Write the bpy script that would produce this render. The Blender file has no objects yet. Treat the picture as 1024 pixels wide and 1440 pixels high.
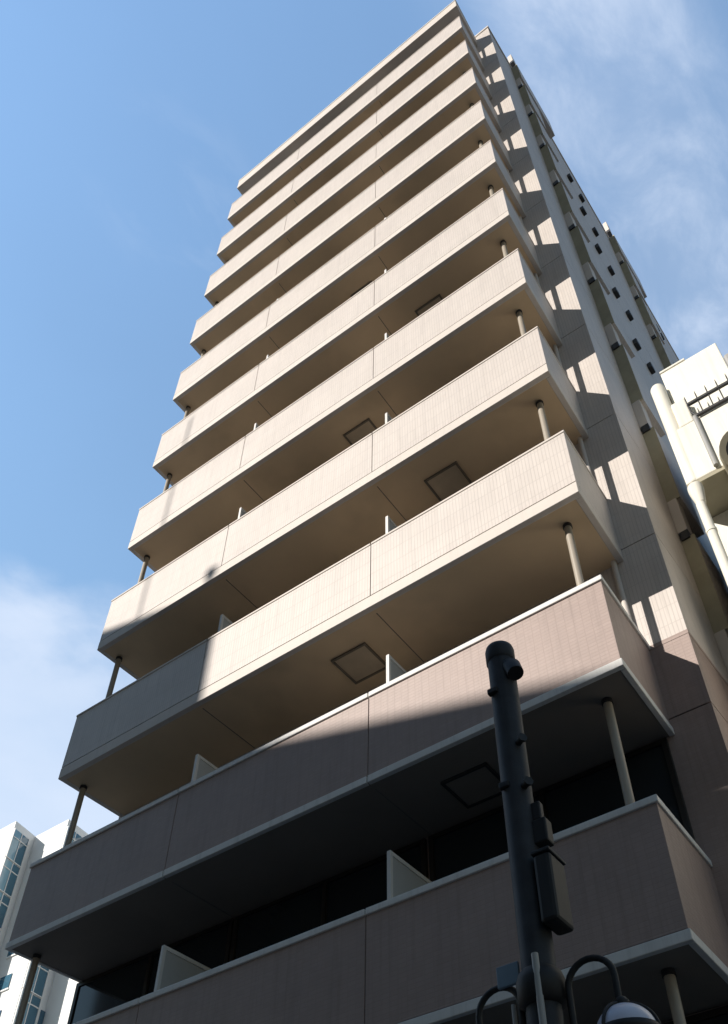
import bpy, bmesh, math, random
from mathutils import Vector, Matrix
random.seed(7)
S = bpy.context.scene
COL = S.collection
# ------------------------------------------------------------------ camera
cd = bpy.data.cameras.new('camera'); cam = bpy.data.objects.new('camera', cd); COL.objects.link(cam)
cd.sensor_fit = 'VERTICAL'; cd.sensor_height = 36.0
cd.lens = 1285.62 / 1440 * 36
cd.shift_x = -101.82 / 1440; cd.shift_y = 290.6 / 1440
cd.clip_end = 3000; cd.clip_start = 0.05
Rm = Matrix(((0.8314810, 0.3966741, 0.3889587), (0.5541166, -0.5418401, -0.6319526), (-0.0399258, 0.7409851, -0.6703335)))
cam.matrix_world = Matrix.Translation((1.7205, -6.2279, 1.6)) @ Rm.to_4x4()
S.camera = cam
# ------------------------------------------------------------------ light
SUN = Vector((0.505, 1.0, -0.65)).normalized()          # travel direction
EL = math.asin(-SUN.z); AZ = math.atan2(-SUN.x, -SUN.y)
S.view_settings.view_transform = 'Standard'; S.view_settings.look = 'None'
S.view_settings.exposure = 0.56; S.view_settings.gamma = 1.0
ld = bpy.data.lights.new('sun', 'SUN'); lo = bpy.data.objects.new('sun', ld); COL.objects.link(lo)
ld.energy = 3.9; ld.angle = math.radians(0.5); ld.color = (1.0, 0.935, 0.85)
lo.rotation_euler = SUN.to_track_quat('-Z', 'Y').to_euler(); lo.location = (-20, -40, 40)
W = bpy.data.worlds.new('World'); S.world = W; W.use_nodes = True
wt = W.node_tree; wt.nodes.clear()
def wn(t, **k):
    n = wt.nodes.new(t)
    for a, v in k.items(): setattr(n, a, v)
    return n
def wmath(op, a, b=None, c=None, clamp=False):
    n = wn('ShaderNodeMath', operation=op, use_clamp=clamp)
    for i, v in enumerate((a, b, c)):
        if v is None: continue
        if isinstance(v, (int, float)): n.inputs[i].default_value = v
        else: wt.links.new(v, n.inputs[i])
    return n.outputs[0]
def wstep(v, a, b):
    n = wn('ShaderNodeMapRange', interpolation_type='SMOOTHSTEP')
    wt.links.new(v, n.inputs[0]); n.inputs[1].default_value = a; n.inputs[2].default_value = b
    return n.outputs[0]
sky = wn('ShaderNodeTexSky', sky_type='NISHITA'); sky.sun_disc = False
sky.sun_elevation = EL; sky.sun_rotation = AZ % (2 * math.pi)
sky.air_density = 2.4; sky.dust_density = 0.0; sky.ozone_density = 6.0
tc = wn('ShaderNodeTexCoord'); sp = wn('ShaderNodeSeparateXYZ'); wt.links.new(tc.outputs['Generated'], sp.inputs[0])
zz = wmath('MAXIMUM', sp.outputs[2], 0.08)
px = wmath('DIVIDE', sp.outputs[0], zz); py = wmath('DIVIDE', sp.outputs[1], zz)   # a flat cloud layer overhead
cb = wn('ShaderNodeCombineXYZ'); wt.links.new(px, cb.inputs[0]); wt.links.new(py, cb.inputs[1])
def wnoise(scale, rot, stretch, detail, dist, rough=0.6, seed=0.0):
    m = wn('ShaderNodeMapping'); wt.links.new(cb.outputs[0], m.inputs[0])
    m.inputs['Rotation'].default_value = (0, 0, rot); m.inputs['Scale'].default_value = (stretch, 1, 1); m.inputs['Location'].default_value = (seed, seed * .7, 0)
    n = wn('ShaderNodeTexNoise'); wt.links.new(m.outputs[0], n.inputs['Vector'])
    n.inputs['Scale'].default_value = scale; n.inputs['Detail'].default_value = detail
    n.inputs['Roughness'].default_value = rough; n.inputs['Distortion'].default_value = dist
    return n.outputs[0]
nA = wnoise(4.5, 0.9, 1.0, 6, 0.15, 0.52, 1.7)          # soft cumulus low on the left
nB = wnoise(7.0, -0.35, 1.7, 8, 0.35, 0.6, 4.2)        # wisps on the right
nC = wnoise(2.2, 0.3, 1.0, 4, 0.3, 0.5, 9.1)
vl = wmath('SUBTRACT', wmath('MULTIPLY', py, 0.447), wmath('MULTIPLY', px, 0.894))
mL = wmath('MULTIPLY', wstep(py, -.35, .05), wstep(wmath('ADD', vl, wmath('MULTIPLY', wmath('SUBTRACT', nA, 0.5), 0.55)), 0.88, 1.12))
cL = wmath('MULTIPLY', mL, wmath('MULTIPLY_ADD', nA, 0.5, 0.5), clamp=True)
mR = wmath('MULTIPLY', wstep(px, -0.10, 0.03), wmath('MULTIPLY', wstep(py, 0.05, 0.25), wstep(px, 0.19, 0.07)))
cR = wmath('MULTIPLY', mR, wmath('MULTIPLY', wmath('ADD', wstep(wmath('MULTIPLY_ADD', nC, 0.45, wmath('MULTIPLY', nB, 0.75)), 0.46, 0.88), 0.24), 0.8), clamp=True)
mW = wmath('MULTIPLY', wstep(wmath('ABSOLUTE', wmath('ADD', px, 0.36)), 0.10, 0.0), wstep(wmath('ABSOLUTE', wmath('SUBTRACT', py, 0.17)), 0.13, 0.02))
cW = wmath('MULTIPLY', mW, wmath('MULTIPLY', wstep(nB, 0.42, 0.72), 0.30), clamp=True)
cA = wmath('MAXIMUM', wmath('MAXIMUM', cL, cR), cW)
# brightness gain put on the northern part of the sky, then a slight tint overall
dd = wn('ShaderNodeVectorMath', operation='DOT_PRODUCT'); wt.links.new(tc.outputs['Generated'], dd.inputs[0]); dd.inputs[1].default_value = (-.45, .60, .66)
hz = wmath('MULTIPLY_ADD', wmath('MULTIPLY', wstep(dd.outputs['Value'], 0.42, 0.76), wmath('MULTIPLY_ADD', nC, 0.3, 0.85)), 1.12, 1.0)
vs = wn('ShaderNodeVectorMath', operation='SCALE'); wt.links.new(sky.outputs[0], vs.inputs[0]); wt.links.new(hz, vs.inputs['Scale'])
tv = wn('ShaderNodeVectorMath', operation='MULTIPLY'); wt.links.new(vs.outputs[0], tv.inputs[0]); tv.inputs[1].default_value = (1.10, 1.04, 1.06)
mx = wn('ShaderNodeMix', data_type='RGBA'); wt.links.new(cA, mx.inputs[0])
wt.links.new(tv.outputs[0], mx.inputs[6]); mx.inputs[7].default_value = (7.0, 7.95, 9.6, 1)
bg = wn('ShaderNodeBackground'); wt.links.new(mx.outputs[2], bg.inputs[0]); bg.inputs[1].default_value = 0.073
out = wn('ShaderNodeOutputWorld'); wt.links.new(bg.outputs[0], out.inputs[0])

# ------------------------------------------------------------------ mesh helpers
class MB:
    def __init__(s): s.v = []; s.f = []; s.sm = []
    def add(s, vs, fs, smooth=False):
        o = len(s.v); s.v += [tuple(v) for v in vs]
        for f in fs: s.f.append([i + o for i in f]); s.sm.append(smooth)
        return s
    def box(s, x0, x1, y0, y1, z0, z1):
        return s.add([(x0,y0,z0),(x1,y0,z0),(x1,y1,z0),(x0,y1,z0),(x0,y0,z1),(x1,y0,z1),(x1,y1,z1),(x0,y1,z1)],
                     [(3,2,1,0),(4,5,6,7),(0,1,5,4),(1,2,6,5),(2,3,7,6),(3,0,4,7)])
    def obox(s, c, ax, ay, hx, hy, hz):
        c = Vector(c); ax = Vector(ax); ay = Vector(ay); az = ax.cross(ay)
        vs = [c + ax*hx*i + ay*hy*j + az*hz*k for k in (-1,1) for i,j in ((-1,-1),(1,-1),(1,1),(-1,1))]
        return s.add(vs, [(3,2,1,0),(4,5,6,7),(0,1,5,4),(1,2,6,5),(2,3,7,6),(3,0,4,7)])
    def prism(s, poly, z0, z1):                       # counter-clockwise plan outline
        n = len(poly)
        vs = [(x,y,z0) for x,y in poly] + [(x,y,z1) for x,y in poly]
        fs = [tuple(reversed(range(n))), tuple(range(n, 2*n))] + [(i,(i+1)%n,n+(i+1)%n,n+i) for i in range(n)]
        return s.add(vs, fs)
    def tube(s, pts, r, n=12, caps=True, smooth=True):
        pts = [Vector(p) for p in pts]; rr = r if isinstance(r, (list, tuple)) else [r]*len(pts)
        t0 = (pts[1]-pts[0]).normalized(); up = Vector((0,0,1)) if abs(t0.z) < .9 else Vector((1,0,0))
        a = t0.cross(up).normalized(); vs = []
        for i, p in enumerate(pts):
            t = (pts[min(i+1,len(pts)-1)] - pts[max(i-1,0)]).normalized()
            a = (a - t*a.dot(t)).normalized(); b = t.cross(a)
            vs += [p + (a*math.cos(2*math.pi*k/n) + b*math.sin(2*math.pi*k/n))*rr[i] for k in range(n)]
        fs = [(i*n+k, i*n+(k+1)%n, (i+1)*n+(k+1)%n, (i+1)*n+k) for i in range(len(pts)-1) for k in range(n)]
        s.add(vs, fs, smooth)
        if caps:
            m = len(pts)
            s.add(vs[:n], [tuple(reversed(range(n)))]); s.add(vs[(m-1)*n:], [tuple(range(n))])
        return s
    def lathe(s, prof, c, n=24, smooth=True):         # prof = (r, z) upward
        vs = [(c[0]+r*math.cos(2*math.pi*k/n), c[1]+r*math.sin(2*math.pi*k/n), c[2]+z) for r, z in prof for k in range(n)]
        m = len(prof)
        fs = [(i*n+k, i*n+(k+1)%n, (i+1)*n+(k+1)%n, (i+1)*n+k) for i in range(m-1) for k in range(n)]
        s.add(vs, fs, smooth)
        s.add(vs[:n], [tuple(reversed(range(n)))]); s.add(vs[(m-1)*n:], [tuple(range(n))])
        return s
    def build(s, name, mat, parent=None, bevel=0, base=None):
        me = bpy.data.meshes.new(name)
        b = Vector((0,0,0))
        p = parent
        while p is not None: b += p.location; p = p.parent
        if parent is None and base is not None: b = Vector(base)
        me.from_pydata([Vector(v) - b for v in s.v], [], s.f)
        for p_, sm in zip(me.polygons, s.sm): p_.use_smooth = sm
        me.materials.append(mat); me.update()
        o = bpy.data.objects.new(name, me); COL.objects.link(o); o.parent = parent
        if parent is None and base is not None: o.location = base
        if bevel:
            m = o.modifiers.new('bevel', 'BEVEL'); m.width = bevel; m.segments = 2; m.limit_method = 'ANGLE'; m.angle_limit = math.radians(50)
        return o
def thing(name, loc, label, cat, group=None):
    o = bpy.data.objects.new(name, None); COL.objects.link(o); o.location = loc
    o.empty_display_size = 0.3
    o['label'] = label; o['category'] = cat
    if group: o['group'] = group
    return o

# ------------------------------------------------------------------ materials
def mat(name, col, rough=0.6, var=0.08, scale=3.0, bump=0.0, bscale=60.0, streak=0.0, tile=None, metal=0.0, spec=0.4, blotch=None):
    m = bpy.data.materials.new(name); m.use_nodes = True; t = m.node_tree
    bs = t.nodes['Principled BSDF']; bs.inputs['Roughness'].default_value = rough; bs.inputs['Metallic'].default_value = metal
    bs.inputs['Specular IOR Level'].default_value = spec
    L = t.links.new
    g = t.nodes.new('ShaderNodeNewGeometry')
    def noise(vec, sc, det=5, ro=.6):
        n = t.nodes.new('ShaderNodeTexNoise'); L(vec, n.inputs['Vector']); n.inputs['Scale'].default_value = sc
        n.inputs['Detail'].default_value = det; n.inputs['Roughness'].default_value = ro; return n.outputs[0]
    def rng(v, a, b, c, d):
        n = t.nodes.new('ShaderNodeMapRange'); L(v, n.inputs[0])
        for i, x in enumerate((a, b, c, d)): n.inputs[i+1].default_value = x
        return n.outputs[0]
    def mul(cola, fac):
        n = t.nodes.new('ShaderNodeMix'); n.data_type = 'RGBA'; n.blend_type = 'MULTIPLY'; n.inputs[0].default_value = 1
        if isinstance(cola, tuple): n.inputs[6].default_value = (*cola, 1)
        else: L(cola, n.inputs[6])
        L(fac, n.inputs[7]); return n.outputs[2]
    c = tuple(col); heights = []
    sx = t.nodes.new('ShaderNodeSeparateXYZ'); L(g.outputs['Position'], sx.inputs[0])
    if tile:
        bw, rh, mo, mc, jit = tile
        ad = t.nodes.new('ShaderNodeMath'); L(sx.outputs[0], ad.inputs[0]); L(sx.outputs[1], ad.inputs[1])
        cm = t.nodes.new('ShaderNodeCombineXYZ'); L(ad.outputs[0], cm.inputs[0]); L(sx.outputs[2], cm.inputs[1])
        br = t.nodes.new('ShaderNodeTexBrick'); L(cm.outputs[0], br.inputs['Vector']); br.offset = 0.0
        br.inputs['Scale'].default_value = 1; br.inputs['Brick Width'].default_value = bw; br.inputs['Row Height'].default_value = rh
        br.inputs['Mortar Size'].default_value = mo; br.inputs['Mortar Smooth'].default_value = .2
        br.inputs['Color1'].default_value = (*[x*(1-jit) for x in col], 1); br.inputs['Color2'].default_value = (*[min(1, x*(1+jit)) for x in col], 1)
        br.inputs['Mortar'].default_value = (*[x*mc for x in col], 1)
        c = br.outputs['Color']; heights.append((br.outputs['Fac'], -0.5, .004))
    c = mul(c, rng(noise(g.outputs['Position'], scale), .25, .75, 1-var, 1+var))
    if streak:                                        # rain streaks running down the face
        mp = t.nodes.new('ShaderNodeMapping'); L(g.outputs['Position'], mp.inputs[0]); mp.inputs['Scale'].default_value = (5, 5, .22)
        c = mul(c, rng(noise(mp.outputs[0], 2.2, 6, .7), .5, .78, 1, 1-streak))
    if blotch:
        c = mul(c, rng(noise(g.outputs['Position'], blotch[0], 3, .5), .55, .75, 1, 1-blotch[1]))
    if isinstance(c, tuple): bs.inputs['Base Color'].default_value = (*c, 1)
    else: L(c, bs.inputs['Base Color'])
    if bump: heights.append((noise(g.outputs['Position'], bscale, 4), 1.0, bump))
    prev = None
    for h, st, di in heights:
        b = t.nodes.new('ShaderNodeBump'); L(h, b.inputs['Height']); b.inputs['Strength'].default_value = min(abs(st),1); b.inputs['Distance'].default_value = di
        b.invert = st < 0
        if prev is not None: L(prev, b.inputs['Normal'])
        prev = b.outputs[0]
    if prev is not None: L(prev, bs.inputs['Normal'])
    return m
M = {}
M['cream'] = mat('cream_tile', (.60,.542,.50), .5, .06, 1.2, streak=.15, tile=(.048,.29,.005,.86,.025))
M['brown'] = mat('brown_tile', (.35,.265,.235), .5, .08, 1.5, streak=.20, tile=(.095,.047,.004,.92,.03))
M['slab'] = mat('cream_paint', (.62,.565,.515), .6, .06, 1.0, bump=.001, bscale=90, streak=.10)
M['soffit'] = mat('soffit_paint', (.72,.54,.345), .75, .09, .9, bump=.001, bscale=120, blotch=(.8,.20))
M['soffit_shaded'] = mat('shaded_soffit_paint', (.24,.205,.175), .75, .09, .9, bump=.001, bscale=120, blotch=(.6,.10))  # soffit colour darkened for the lowest floors, standing in for their deep shade
M['trim'] = mat('pale_trim', (.70,.69,.67), .55, .06, 2.0, bump=.0006, bscale=120, streak=.22)
M['joint'] = mat('joint_sealant', (.17,.155,.145), .8, .1)
M['post'] = mat('beige_steel', (.38,.335,.275), .45, .06, 3)
M['dark'] = mat('dark_steel', (.035,.035,.037), .5, .15, 4)
M['panel'] = mat('partition_board', (.46,.47,.47), .6, .05, 2)
M['hatch'] = mat('hatch_steel', (.56,.45,.32), .45, .12, 3, metal=.2)
M['hatch_edge'] = mat('hatch_frame_steel', (.17,.14,.105), .5, .1, 3)
M['alu'] = mat('bronze_aluminium_frame', (.06,.055,.05), .4, .05, 5, metal=.7)
M['glass'] = mat('window_glass', (.02,.025,.03), .06, .05, 2, spec=.6)
M['white'] = mat('white_render', (.83,.80,.71), .75, .05, 1.0, bump=.002, bscale=70, streak=.22)
M['olive'] = mat('olive_render', (.36,.33,.24), .8, .15, 2.0, bump=.002, bscale=60)  # one olive tone for the screens, soffit and duct
M['grey'] = mat('grey_pipe', (.36,.36,.35), .5, .08, 3)
M['pole'] = mat('lamp_pole_paint', (.034,.037,.043), .6, .25, 9, bump=.0012, bscale=110, spec=.25, streak=.3)
M['black'] = mat('black_paint', (.014,.014,.015), .6, .15, 6)
M['plate'] = mat('blue_grey_plate', (.16,.23,.30), .5, .1, 5)
M['globe'] = mat('opal_globe', (.55,.58,.70), .3, .03, 5)
M['farwhite'] = mat('far_white_tile', (.84,.84,.83), .55, .03, .3)
M['farglass'] = mat('blue_glass', (.06,.15,.22), .08, .2, .25, spec=.8)
M['paleglass'] = mat('pale_blue_glass', (.20,.36,.46), .12, .15, .3, spec=.7)
M['concrete'] = mat('concrete', (.15,.145,.14), .8, .12, .5, bump=.003, bscale=20, streak=.2)
M['darkclad'] = mat('dark_cladding', (.10,.10,.11), .5, .1, .5)
M['asphalt'] = mat('asphalt', (.05,.05,.052), .85, .2, 3, bump=.006, bscale=90)
M['paving'] = mat('paving', (.15,.145,.14), .8, .1, 1, tile=(.3,.3,.006,.6,.08))
M['kerb'] = mat('kerb_stone', (.36,.35,.33), .8, .1, 2, bump=.002, bscale=60)
M['line'] = mat('road_paint', (.78,.78,.76), .6, .1, 6)
M['earth'] = mat('ground_surface', (.10,.10,.095), .9, .2, .1)

# ------------------------------------------------------------------ ground
def struct(o): o['kind'] = 'structure'; return o
struct(MB().box(-600, 600, -600, 600, -1, -.02).build('ground', M['earth']))
struct(MB().box(-120, 120, -13, -4.2, -.016, -.008).build('road', M['asphalt']))
lm = MB()
lm.box(-120, 120, -12.55, -12.4, -.008, -.004); lm.box(-120, 120, -4.8, -4.65, -.008, -.004)
for i in range(-12, 12): lm.box(i*10, i*10+5, -8.7, -8.55, -.008, -.004)
struct(lm.build('road_markings', M['line']))
struct(MB().box(-120, 120, -4.05, 40, -.02, .12).build('pavement', M['paving']))
struct(MB().box(-120, 120, -40, -13.15, -.02, .12).build('pavement', M['paving']))
struct(MB().box(-120, 120, -4.2, -4.05, -.02, .125).build('kerb', M['kerb'], bevel=.015))
struct(MB().box(-120, 120, -13.15, -13.0, -.02, .125).build('kerb', M['kerb'], bevel=.015))

# ------------------------------------------------------------------ the tower
TW = 9.06; D = 1.249; X1 = .470; SL = .053; Z0 = 6.203; B = -1.342; H = 2.9; YB = 16.0; XL = -9.1
def sx(y, off=0): return X1 + SL*(y - D) + off
tower = thing('apartment_tower', (-4.5, 8, 0), 'tall cream tiled apartment tower with brown lower floors and a long balcony on every floor', 'apartment building')
def zb(k): return Z0 + H*k + B
ROOF = 37.93
def plan(i): return [(XL+i, D+i), (X1-i, D+i), (sx(YB)-i, YB-i), (XL+i, YB-i)]
# wall panels, one storey each, with a recessed joint at each slab line
MB().prism(plan(.02), 0, ROOF-.05).build('wall_joint', M['joint'], tower)
g = .009
lv = [.1] + [zb(k)+.215 for k in range(-1, 12)] + [ROOF-.12]
zsplit = 9.06
lo_, up_ = MB(), MB()
for a, b in zip(lv[:-1], lv[1:]):
    a += g; b -= g
    if b < zsplit: lo_.prism(plan(0), a, b)
    elif a > zsplit: up_.prism(plan(0), a, b)
    else: lo_.prism(plan(0), a, zsplit-.03); up_.prism(plan(0), zsplit+.03, b)
lo_.build('wall', M['brown'], tower); up_.build('wall', M['cream'], tower)
MB().prism(plan(-.004), zsplit-.03, zsplit+.03).build('wall_band', M['brown'], tower)
MB().prism(plan(-.03), ROOF-.12, ROOF).build('roof_coping', M['slab'], tower, bevel=.01)
# roof canopy above the top balcony
zr = zb(11)+0.05
MB().box(-TW, 0, 0, D, 36.72, 37.40).build('roof_canopy', M['slab'], tower, bevel=.012)
MB().box(-TW-.015, .015, -.015, D, 37.404, 37.47).build('canopy_coping', M['trim'], tower, bevel=.01)
SEAM = [-3.03, -6.13]
def u_shape(mb, inset, z0, z1, th=.15):
    i = inset
    mb.box(-TW+i, -i, i, th, z0, z1)
    mb.box(-TW+i, -TW+th, th, D, z0, z1); mb.box(-th, -i, th, D, z0, z1)
def seamed(mb, z0, z1, th=.15):
    xs = [-TW] + sorted(SEAM) + [0]
    for i, (a, b) in enumerate(zip(xs[:-1], xs[1:])):
        mb.box(a + (.007 if i else 0), b - (.007 if i < 2 else 0), 0, th-.02, z0, z1)
    mb.box(-TW, -TW+th-.02, th-.02, D, z0, z1); mb.box(-th+.02, 0, th-.02, D, z0, z1)
for k in range(-1, 11):
    z, t = zb(k), Z0 + H*k
    low = k <= 1
    tm = M['brown'] if low else M['cream']; cm = M['trim'] if low else M['slab']
    cap = .075 if low else .045
    mb = MB()
    seamed(mb, z + (.10 if low else .222), t - cap)
    bal = mb.build('balcony', tm, tower)
    mb = MB(); u_shape(mb, .012, z+.09, t-.02); mb.build('backing', M['joint'], bal)
    # slab and its edge
    mb = MB(); mb.box(-TW+.01, -.01, .01, D, z, z+.20); mb.build('slab', M['soffit_shaded'] if low else M['soffit'], bal)
    mb = MB()
    if low:
        xs = [-TW-.02] + sorted(SEAM) + [.02]
        for i, (a, b) in enumerate(zip(xs[:-1], xs[1:])):
            mb.box(a + (.008 if i else 0), b - (.008 if i < 2 else 0), -.02, .04, z-.012, z+.085)
        mb.box(-TW-.02, -TW+.04, .04, D, z-.012, z+.085); mb.box(-.04, .02, .04, D, z-.012, z+.085)
    else:
        mb.box(-TW-.004, .004, -.004, .08, z-.006, z+.205); mb.box(-TW-.004, -TW+.08, .08, D, z-.006, z+.205); mb.box(-.08, .004, .08, D, z-.006, z+.205)
    mb.build('slab_edge', cm, bal, bevel=.008)
    # coping on the parapet
    mb = MB(); ov = .022 if low else .012
    xs = [-TW-ov] + sorted(SEAM) + [ov]
    for i, (a, b) in enumerate(zip(xs[:-1], xs[1:])):
        mb.box(a + (.006 if i else 0), b - (.006 if i < 2 else 0), -ov, .17, t-cap, t)
    mb.box(-TW-ov, -TW+.17, .17, D-.003, t-cap, t); mb.box(-.17, ov, .17, D-.003, t-cap, t)
    mb.build('coping', cm, bal, bevel=.01)
    # posts carrying the slab above
    zt = zb(k+1) if k < 10 else 36.72
    for x in (-.335, -TW+.16):
        MB().tube([(x,.36,z+.2),(x,.36,zt-.002)], .046, 16).build('post', M['post'], bal)
        MB().lathe([(.057,0),(.057,.05)], (x,.36,zt-.053), 16).build('post_collar', M['dark'], bal)
    # partitions between the flats
    for x in (-2.88, -6.12):
        MB().box(x-.012, x+.012, .215, D-.03, z+.26, t+.66).build('partition', M['panel'], bal)
        MB().box(x-.022, x+.022, .172, .215, z+.2, t+.71).box(x-.022, x+.022, .215, D-.02, t+.66, t+.71).build('partition_frame', M['trim'], bal)
    # escape hatch in the soffit
    hx = -3.75 if k % 2 == 0 else -2.10
    mb = MB(); hz = z - .012; a0, a1, b0, b1 = hx-.29, hx+.29, .46, 1.02
    mb.box(a0, a1, b0, b0+.03, hz-.02, z+.001); mb.box(a0, a1, b1-.03, b1, hz-.02, z+.001); mb.box(a0, a0+.03, b0+.03, b1-.03, hz-.02, z+.001); mb.box(a1-.03, a1, b0+.03, b1-.03, hz-.02, z+.001)
    mb.build('hatch_frame', M['dark'] if low else M['hatch_edge'], bal)
    MB().box(a0+.03, a1-.03, b0+.03, b1-.03, z-.018, z+.001).build('hatch_lid', M['soffit_shaded'] if low else M['hatch'], bal, bevel=.004)  # low hatches darkened along with the shaded soffit colour
    # drip groove under the slab, level with each partition
    for x in SEAM: MB().box(x-.006, x+.006, .14, D-.01, z-.004, z+.001).build('soffit_joint', M['joint'], bal)
# windows on the back wall
for k in range(-1, 11):
    hw, hh = (1.49, 2.57) if k <= 0 else (.95, 2.05)
    for xc in (-1.56, -4.59, -7.6):
        z = zb(k) + .30
        mb = MB()
        mb.box(xc-hw, xc+hw, D-.05, D-.003, z, z+.06); mb.box(xc-hw, xc+hw, D-.05, D-.003, z+hh-.06, z+hh)
        for x in (xc-hw, xc-.03, xc+hw-.06): mb.box(x, x+.06, D-.05, D-.003, z+.06, z+hh-.06)
        w = mb.build('window', M['alu'], tower)
        MB().box(xc-hw+.06, xc-.03, D-.03, D-.006, z+.06, z+hh-.06).box(xc+.03, xc+hw-.06, D-.022, D-.006, z+.06, z+hh-.06).build('pane', M['glass'], w)
# rain pipe in the corner beside the balconies
MB().tube([(-.12,D-.05,7.98),(-.12,D-.05,36.7)], .037, 12).build('rain_pipe', M['slab'], tower)
# side wall: small service balconies and vent hoods
ta = Vector((SL,1,0)).normalized(); na = Vector((1,-SL,0)).normalized()
def side(mb, y0, y1, o0, o1, z0, z1):
    p = Vector((sx((y0+y1)/2),(y0+y1)/2,(z0+z1)/2)) + na*((o0+o1)/2)
    return mb.obox(p, na, ta, (o1-o0)/2, (y1-y0)/2, (z1-z0)/2)
for k in range(0, 12):
    z = zb(k)
    for y0, y1, of in ((2.62, 3.5, .21), (9.3, 10.2, .22)):
        mb = MB(); hgt = 1.48 if k < 11 else 1.0
        if k == 11: y1 += 1.2
        side(mb, y0+.03, y1, 0, of, z-.5, z-.40)
        side(mb, y0+.03, y1, of-.06, of, z-.40, z+hgt)
        side(mb, y1-.06, y1, 0, of-.06, z-.40, z+hgt)
        o = mb.build('service_balcony', M['cream'] if k > 1 else M['brown'], tower)
        mb = MB(); side(mb, y0, y0+.028, 0, of, z-.5, z+hgt); mb.build('screen', M['olive'], o)
        mb = MB(); side(mb, y0-.02, y0+.25, 0, .15, z+1.62, z+2.40); mb.build('pipe_box', M['slab'], o, bevel=.01)
        mb = MB(); side(mb, y0-.03, y0+.20, .02, .15, z+1.44, z+1.615); mb.build('vent_opening', M['dark'], o)
    for y in (5.45, 6.2, 11.7, 12.1):
        if k == 11: continue
        mb = MB(); side(mb, y-.11, y+.11, 0, .11, z+.40, z+.64)
        mb.build('vent_hood', M['dark'], tower, bevel=.02)
# entrance, street level
mb = MB(); mb.box(-7.2, -5.2, D-.06, D-.003, .12, 2.5)
o = mb.build('entrance_door', M['alu'], tower); MB().box(-7.1, -6.23, D-.075, D-.061, .22, 2.4).box(-6.17, -5.3, D-.075, D-.061, .22, 2.4).build('pane', M['glass'], o)

# ------------------------------------------------------------------ white house on the right
nb = thing('white_house', (3.5, 6, 0), 'bright white rendered building with an iron railing, close to the right side of the tower', 'building')
NY = 1.5
mb = MB()
mb.box(1.215, 2.10, NY+.16, 8, 11.77, 14.75)                 # upper storey
mb.box(1.02, 6.0, NY+.64, 9, .1, 11.77)                      # set back below
mb.box(2.10, 6.0, NY+1.4, 9, 11.77, 13.2)
mb.build('wall', M['white'], nb, bevel=.015)
MB().box(1.0, 3.4, NY, NY+.16, 11.77, 13.0).box(1.19, 1.40, NY, NY+.16, 13.0, 13.62).build('parapet', M['white'], nb, bevel=.02)
# rounded end of the side parapet
mb = MB(); n = 14; r = .105; cx = 1.10
pts = [(cx + r*math.cos(math.pi*(1+i/n)), NY-.01 + r*(1+math.sin(math.pi*(1+i/n)))) for i in range(n+1)]
mb.prism(pts + [(cx+r, NY+5), (cx-r, NY+5)], 11.77, 14.32)
mb.build('pillar', M['white'], nb, bevel=.03)
MB().box(1.0, 3.4, NY+.005, NY+.64, 11.70, 11.768).build('soffit', M['olive'], nb)
MB().box(1.215, 1.62, NY+.145, NY+.30, 14.752, 14.80).build('coping', M['white'], nb, bevel=.01)
# railing
rl = MB(); yr = NY-.03
rl.box(1.40, 3.3, yr-.02, yr+.02, 13.33, 13.375); rl.box(1.47, 3.3, yr-.02, yr+.02, 12.99, 13.035)
rl.tube([(1.405,yr,13.35),(1.415,yr,13.14),(1.45,yr,13.03),(1.48,yr,13.01)], .014, 8)
rail = rl.build('railing', M['dark'], nb)
sp_ = MB()
for i in range(12):
    x = 1.405 + .152*i
    sp_.tube([(x,yr,13.0 if i else 13.3),(x,yr,13.5),(x,yr,13.58)], [.009,.009,.003], 8)
sp_.build('spikes', M['dark'], rail)
MB().tube([(1.43,NY-.035,13.0),(1.43,NY-.035,11.80)], .033, 12).build('shadow_strip', M['grey'], nb)  # grey tube standing in for a dark shadow line on the wall
MB().tube([(1.075,NY+.02,11.30),(1.075,NY+.02,.2)], .062, 20).build('drain_pipe', M['white'], nb)
mb = MB()
for z in (10.70, 7.9, 5.1): mb.lathe([(.07,0),(.07,.05)], (1.075,NY+.02,z), 20)
mb.build('pipe_joint', M['white'], nb)
MB().lathe([(.062,0),(.10,.28),(.10,.36)], (1.085,NY+.02,11.30), 20).build('rain_hopper', M['white'], nb)
MB().tube([(1.78,NY+.3,11.66),(1.78,NY-.22,11.62),(1.78,NY-.34,11.50)], [.27,.27,.25], 24).build('duct_hood', M['olive'], nb)
MB().tube([(1.78,NY-.335,11.49),(1.78,NY-.36,11.465)], [.17,.17], 24).build('duct_opening', M['dark'], nb)
MB().box(2.16, 3.6, 2.9, 4.4, 13.2, 16.35).build('water_tank', M['grey'], nb, bevel=.05)

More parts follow.
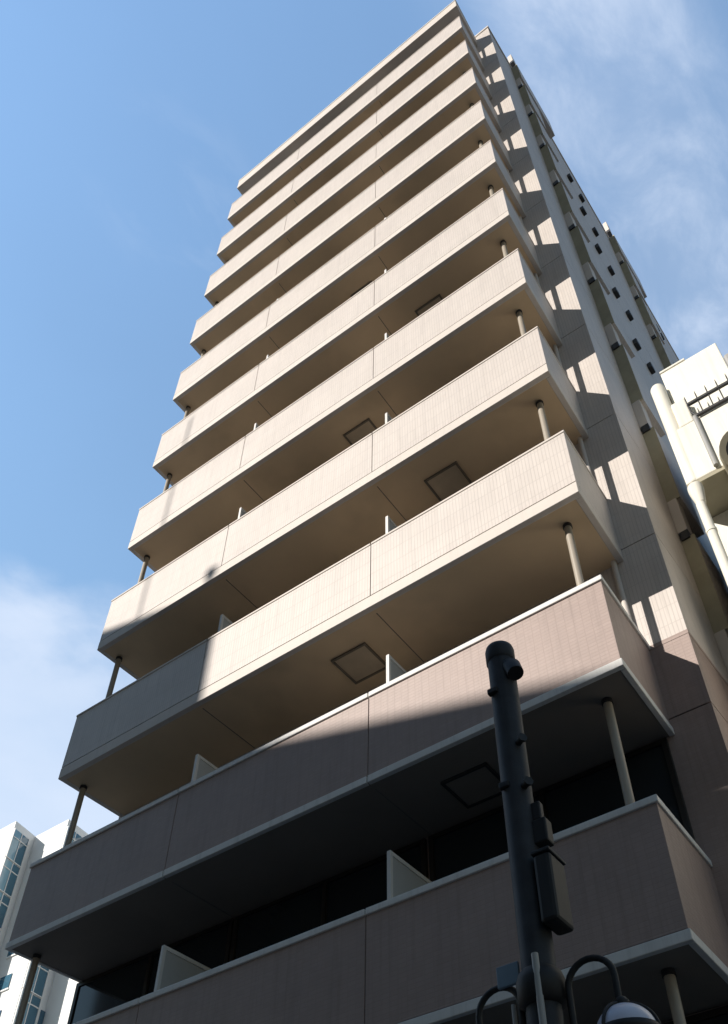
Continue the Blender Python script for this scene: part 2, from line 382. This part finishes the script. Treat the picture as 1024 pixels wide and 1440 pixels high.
# ------------------------------------------------------------------ street lamp in the foreground
PX, PY = -0.02, -2.6
lamp = thing('street_lamp', (PX, PY, .12), 'dark street lamp pole with hooped arms and a white globe in front of the balconies', 'street lamp')
MB().lathe([(.15,0),(.15,.25),(.11,.34),(.083,.40),(.083,5.60)], (PX,PY,.12), 32).build('pole', M['pole'], lamp)
MB().lathe([(.083,0),(.091,.008),(.092,.10),(.086,.125),(.06,.14),(.001,.146)], (PX,PY,5.64), 32).build('pole_cap', M['pole'], lamp)
o = MB().tube([(PX+.05,PY-.02,5.58),(PX+.09,PY-.04,5.53),(PX+.115,PY-.055,5.45)], [.045,.055,.05], 18).build('cable_outlet', M['black'], lamp)
MB().obox((PX-.035,PY-.083,5.36),(1,0,0),(0,1,0),.032,.018,.02).build('strap_buckle', M['black'], lamp, bevel=.006)
MB().obox((PX-.03,PY-.083,4.65),(1,0,0),(0,1,0),.03,.015,.02).build('strap_buckle', M['black'], lamp, bevel=.006)
for z in (4.93, 4.62):
    MB().tube([(PX+.06,PY-.04,z),(PX+.105,PY-.07,z)], .02, 12).tube([(PX+.105,PY-.07,z),(PX+.115,PY-.077,z)], .03, 6).build('bolt', M['black'], lamp)
# bracket and boxed sign seen from its edge
MB().box(PX+.06, PX+.155, PY-.03, PY+.05, 4.25, 4.40).box(PX+.06, PX+.13, PY-.02, PY+.03, 4.40, 4.52).build('sign_bracket', M['black'], lamp, bevel=.01)
MB().obox((PX+.132,PY-.01,3.95),(1,0,0),(0,1,0),.048,.09,.19).build('control_box', M['black'], lamp, bevel=.02)
MB().obox((PX+.132,PY-.01,4.152),(1,0,0),(0,1,0),.052,.095,.01).build('box_lid', M['pole'], lamp, bevel=.005)
MB().obox((PX-.155,PY-.02,3.60),(1,0,0),(0,1,0),.06,.01,.055).build('name_plate', M['plate'], lamp, bevel=.004)
mb = MB(); mb.lathe([(.085,0),(.115,.015),(.118,.12),(.105,.16),(.085,.18)], (PX,PY,3.40), 32); mb.build('collar', M['black'], lamp)
MB().tube([(PX+.035,PY-.10,3.62),(PX+.035,PY-.10,1.2)], .017, 10).build('conduit', M['grey'], lamp)
for x in (-.175, -.105): MB().tube([(PX+x+.02,PY,3.46),(PX+x+.02,PY,2.2)], .011, 8).build('rod', M['grey'], lamp)
def hoop(s):
    pts = []
    pts.append((PX+.01+s*.125,PY,2.9)); pts.append((PX+.01+s*.125,PY,3.40))
    for i in range(13):
        a = math.pi - math.pi*i/12
        pts.append((PX+.01+s*(.240+.115*math.cos(a)), PY, 3.45+.115*math.sin(a)))
    pts.append((PX+.01+s*.355,PY,3.34))
    return pts
for s in (1, -1):
    arm = MB().tube(hoop(s), .016, 12).build('lamp_arm', M['black'], lamp)
    gx = PX + .01 + s*.365; gz = 3.17
    prof = [(.135*math.sin(math.pi*i/24)+.0005, -.135*math.cos(math.pi*i/24)) for i in range(25)]
    MB().lathe(prof, (gx,PY,gz), 32).build('globe', M['globe'], lamp)
    mb = MB(); mb.lathe([(.137,-.02),(.144,-.018),(.144,.018),(.137,.02)], (gx,PY,gz), 32)
    for a0 in (math.radians(-110), math.radians(130), math.radians(10)):
        mb.tube([(gx+math.cos(a0)*.142*math.sin(q), PY+math.sin(a0)*.142*math.sin(q), gz+.142*math.cos(q)) for q in [i*math.pi/16 for i in range(0, 9)]], .008, 8)
    mb.lathe([(.03,.13),(.035,.15),(.02,.17)], (gx,PY,gz), 16)
    mb.build('globe_cage', M['black'], lamp)

# ------------------------------------------------------------------ far building on the left
fb = thing('white_office_tower', (-64, 40, 0), 'distant white tower block with blue glazed side windows left of the balconies', 'building')
TOP = 49.9
steps = [((-95, 28.7), (-63.3, 28.7)), ((-63.9, 31.2), (-59.5, 31.2)), ((-60.0, 34.0), (-56.0, 34.0)), ((-56.4, 37.0), (-50.0, 37.0))]
poly = []
for a, b in steps: poly += [a, b]
poly += [(-50, 60), (-95, 60)]
MB().prism(poly, 0, TOP).build('wall', M['farwhite'], fb)
for i in range(3):
    a = Vector((*steps[i][1], 0)); b = Vector((*steps[i+1][0], 0)); t = (b-a).normalized(); nrm = Vector((-t.y, t.x, 0)) * -1
    Lx = (b-a).length
    for fl in range(16):
        z0 = TOP - .7 - (fl+1)*3.0; 
        c = a + t*(Lx*.44) + nrm*.04
        c = a + t*(Lx*.20) + nrm*.04
        wdw = MB().obox((c.x,c.y,z0+1.5), t, -nrm, Lx*.17, .05, 1.42).build('window', M['paleglass'], fb)
        c2 = a + t*(Lx*.55) + nrm*.03
        MB().obox((c2.x,c2.y,z0+1.5), t, -nrm, Lx*.17, .05, 1.42).build('pane', M['farglass'], wdw)
        mb = MB()
        for dz in (.0, 2.1): mb.obox((c.x+t.x*Lx*.17+nrm.x*.06,c.y+t.y*Lx*.17+nrm.y*.06,z0+dz+.05), t, -nrm, Lx*.36, .05, .035)
        for dt in (-.18, .175, .53): mb.obox((c.x+t.x*Lx*dt+nrm.x*.06,c.y+t.y*Lx*dt+nrm.y*.06,z0+1.5), t, -nrm, .035, .05, 1.45)
        mb.build('frame', M['farwhite'], wdw)
        if fl >= 4 and (fl + i) % 2 == 0:
            c2 = a + t*(Lx*.92) + nrm*.03
            MB().obox((c2.x,c2.y,z0+1.3), t, -nrm, Lx*.075, .05, .9).build('window', M['farglass'], fb)
for fl in range(3, 14):
    for x in (-64.8, -67.6, -70.4) if fl < 9 else (-64.8, -67.6):
        z0 = TOP - 1.0 - (fl+1)*3.0
        if fl < 3: continue
        if x > -65: w = MB().box(-62.6, -61.2, 31.12, 31.22, z0+.8, z0+2.0).build('window', M['farglass'], fb); MB().box(-62.7, -61.1, 31.08, 31.2, z0+.66, z0+.78).build('sill', M['farwhite'], w)
        w = MB().box(x-.75, x+.75, 28.62, 28.72, z0+.8, z0+2.2).build('window', M['farglass'], fb)
        MB().box(x-.85, x+.85, 28.58, 28.7, z0+.65, z0+.78).box(x-.04, x+.04, 28.59, 28.62, z0+.8, z0+2.2).build('frame', M['farwhite'], w)

# ------------------------------------------------------------------ buildings across the street (they shade the lower floors; the two high towers are added to block sky light)
ux = Vector((1, -.602, 0)).normalized(); uy = Vector((.602, 1, 0)).normalized() * -1
P0 = Vector((-16.1, -20, 0))
def block(name, label, a, b, dep, h, fl0):
    c = P0 + ux*((a+b)/2) - Vector((0,0,0)); root = thing(name, c + uy*dep/2, label, 'building')
    q = [P0+ux*a, P0+ux*b, P0+ux*b+uy*dep, P0+ux*a+uy*dep]
    q = [(v.x, v.y) for v in q]
    q = list(reversed(q))
    MB().prism(q, 0, h).build('wall', M['concrete'] if h < 30 else M['darkclad'], root)
    n = int((b-a)/3.2)
    for f in range(int(h/3)-1):
        for i in range(n):
            p = P0 + ux*(a + (i+.5)*(b-a)/n) - uy*.03
            if f*n + i < 90:
                MB().obox((p.x,p.y,fl0+f*3+1.3), ux, uy, .9, .06, .75).build('window', M['glass'], root)
    return root
b1 = block('concrete_building', 'tall grey concrete block across the street that shades the lower left balconies', -3.3, 0, 12, 26.13, 1)
b2 = block('concrete_building', 'lower grey concrete block across the street that shades the lowest balconies', 0.02, 9.5, 12, 22.55, 1)
b3 = block('sky_blocker_tower', 'dark unseen tower added to block sky light, left of the grey concrete blocks', -14, -3.35, 16, 115, 1)  # added out of view, high and dark, to cut light from the sky
b4 = block('sky_blocker_tower', 'dark unseen tower added to block sky light, right of the grey concrete blocks', 9.55, 44, 16, 130, 1)  # likewise added to dim the shaded floors
# rooftop fittings of the tall block
p = P0 + ux*-.30 + uy*.3
MB().lathe([(.05,0),(.05,.55),(.11,.58),(.13,.72),(.08,.82),(.001,.85)], (p.x,p.y,26.13), 16).build('roof_vent', M['grey'], b1)
p = P0 + ux*-1.85 + uy*.3
MB().tube([(p.x,p.y,26.1),(p.x,p.y,33)], .028, 10).build('antenna_mast', M['grey'], b1)
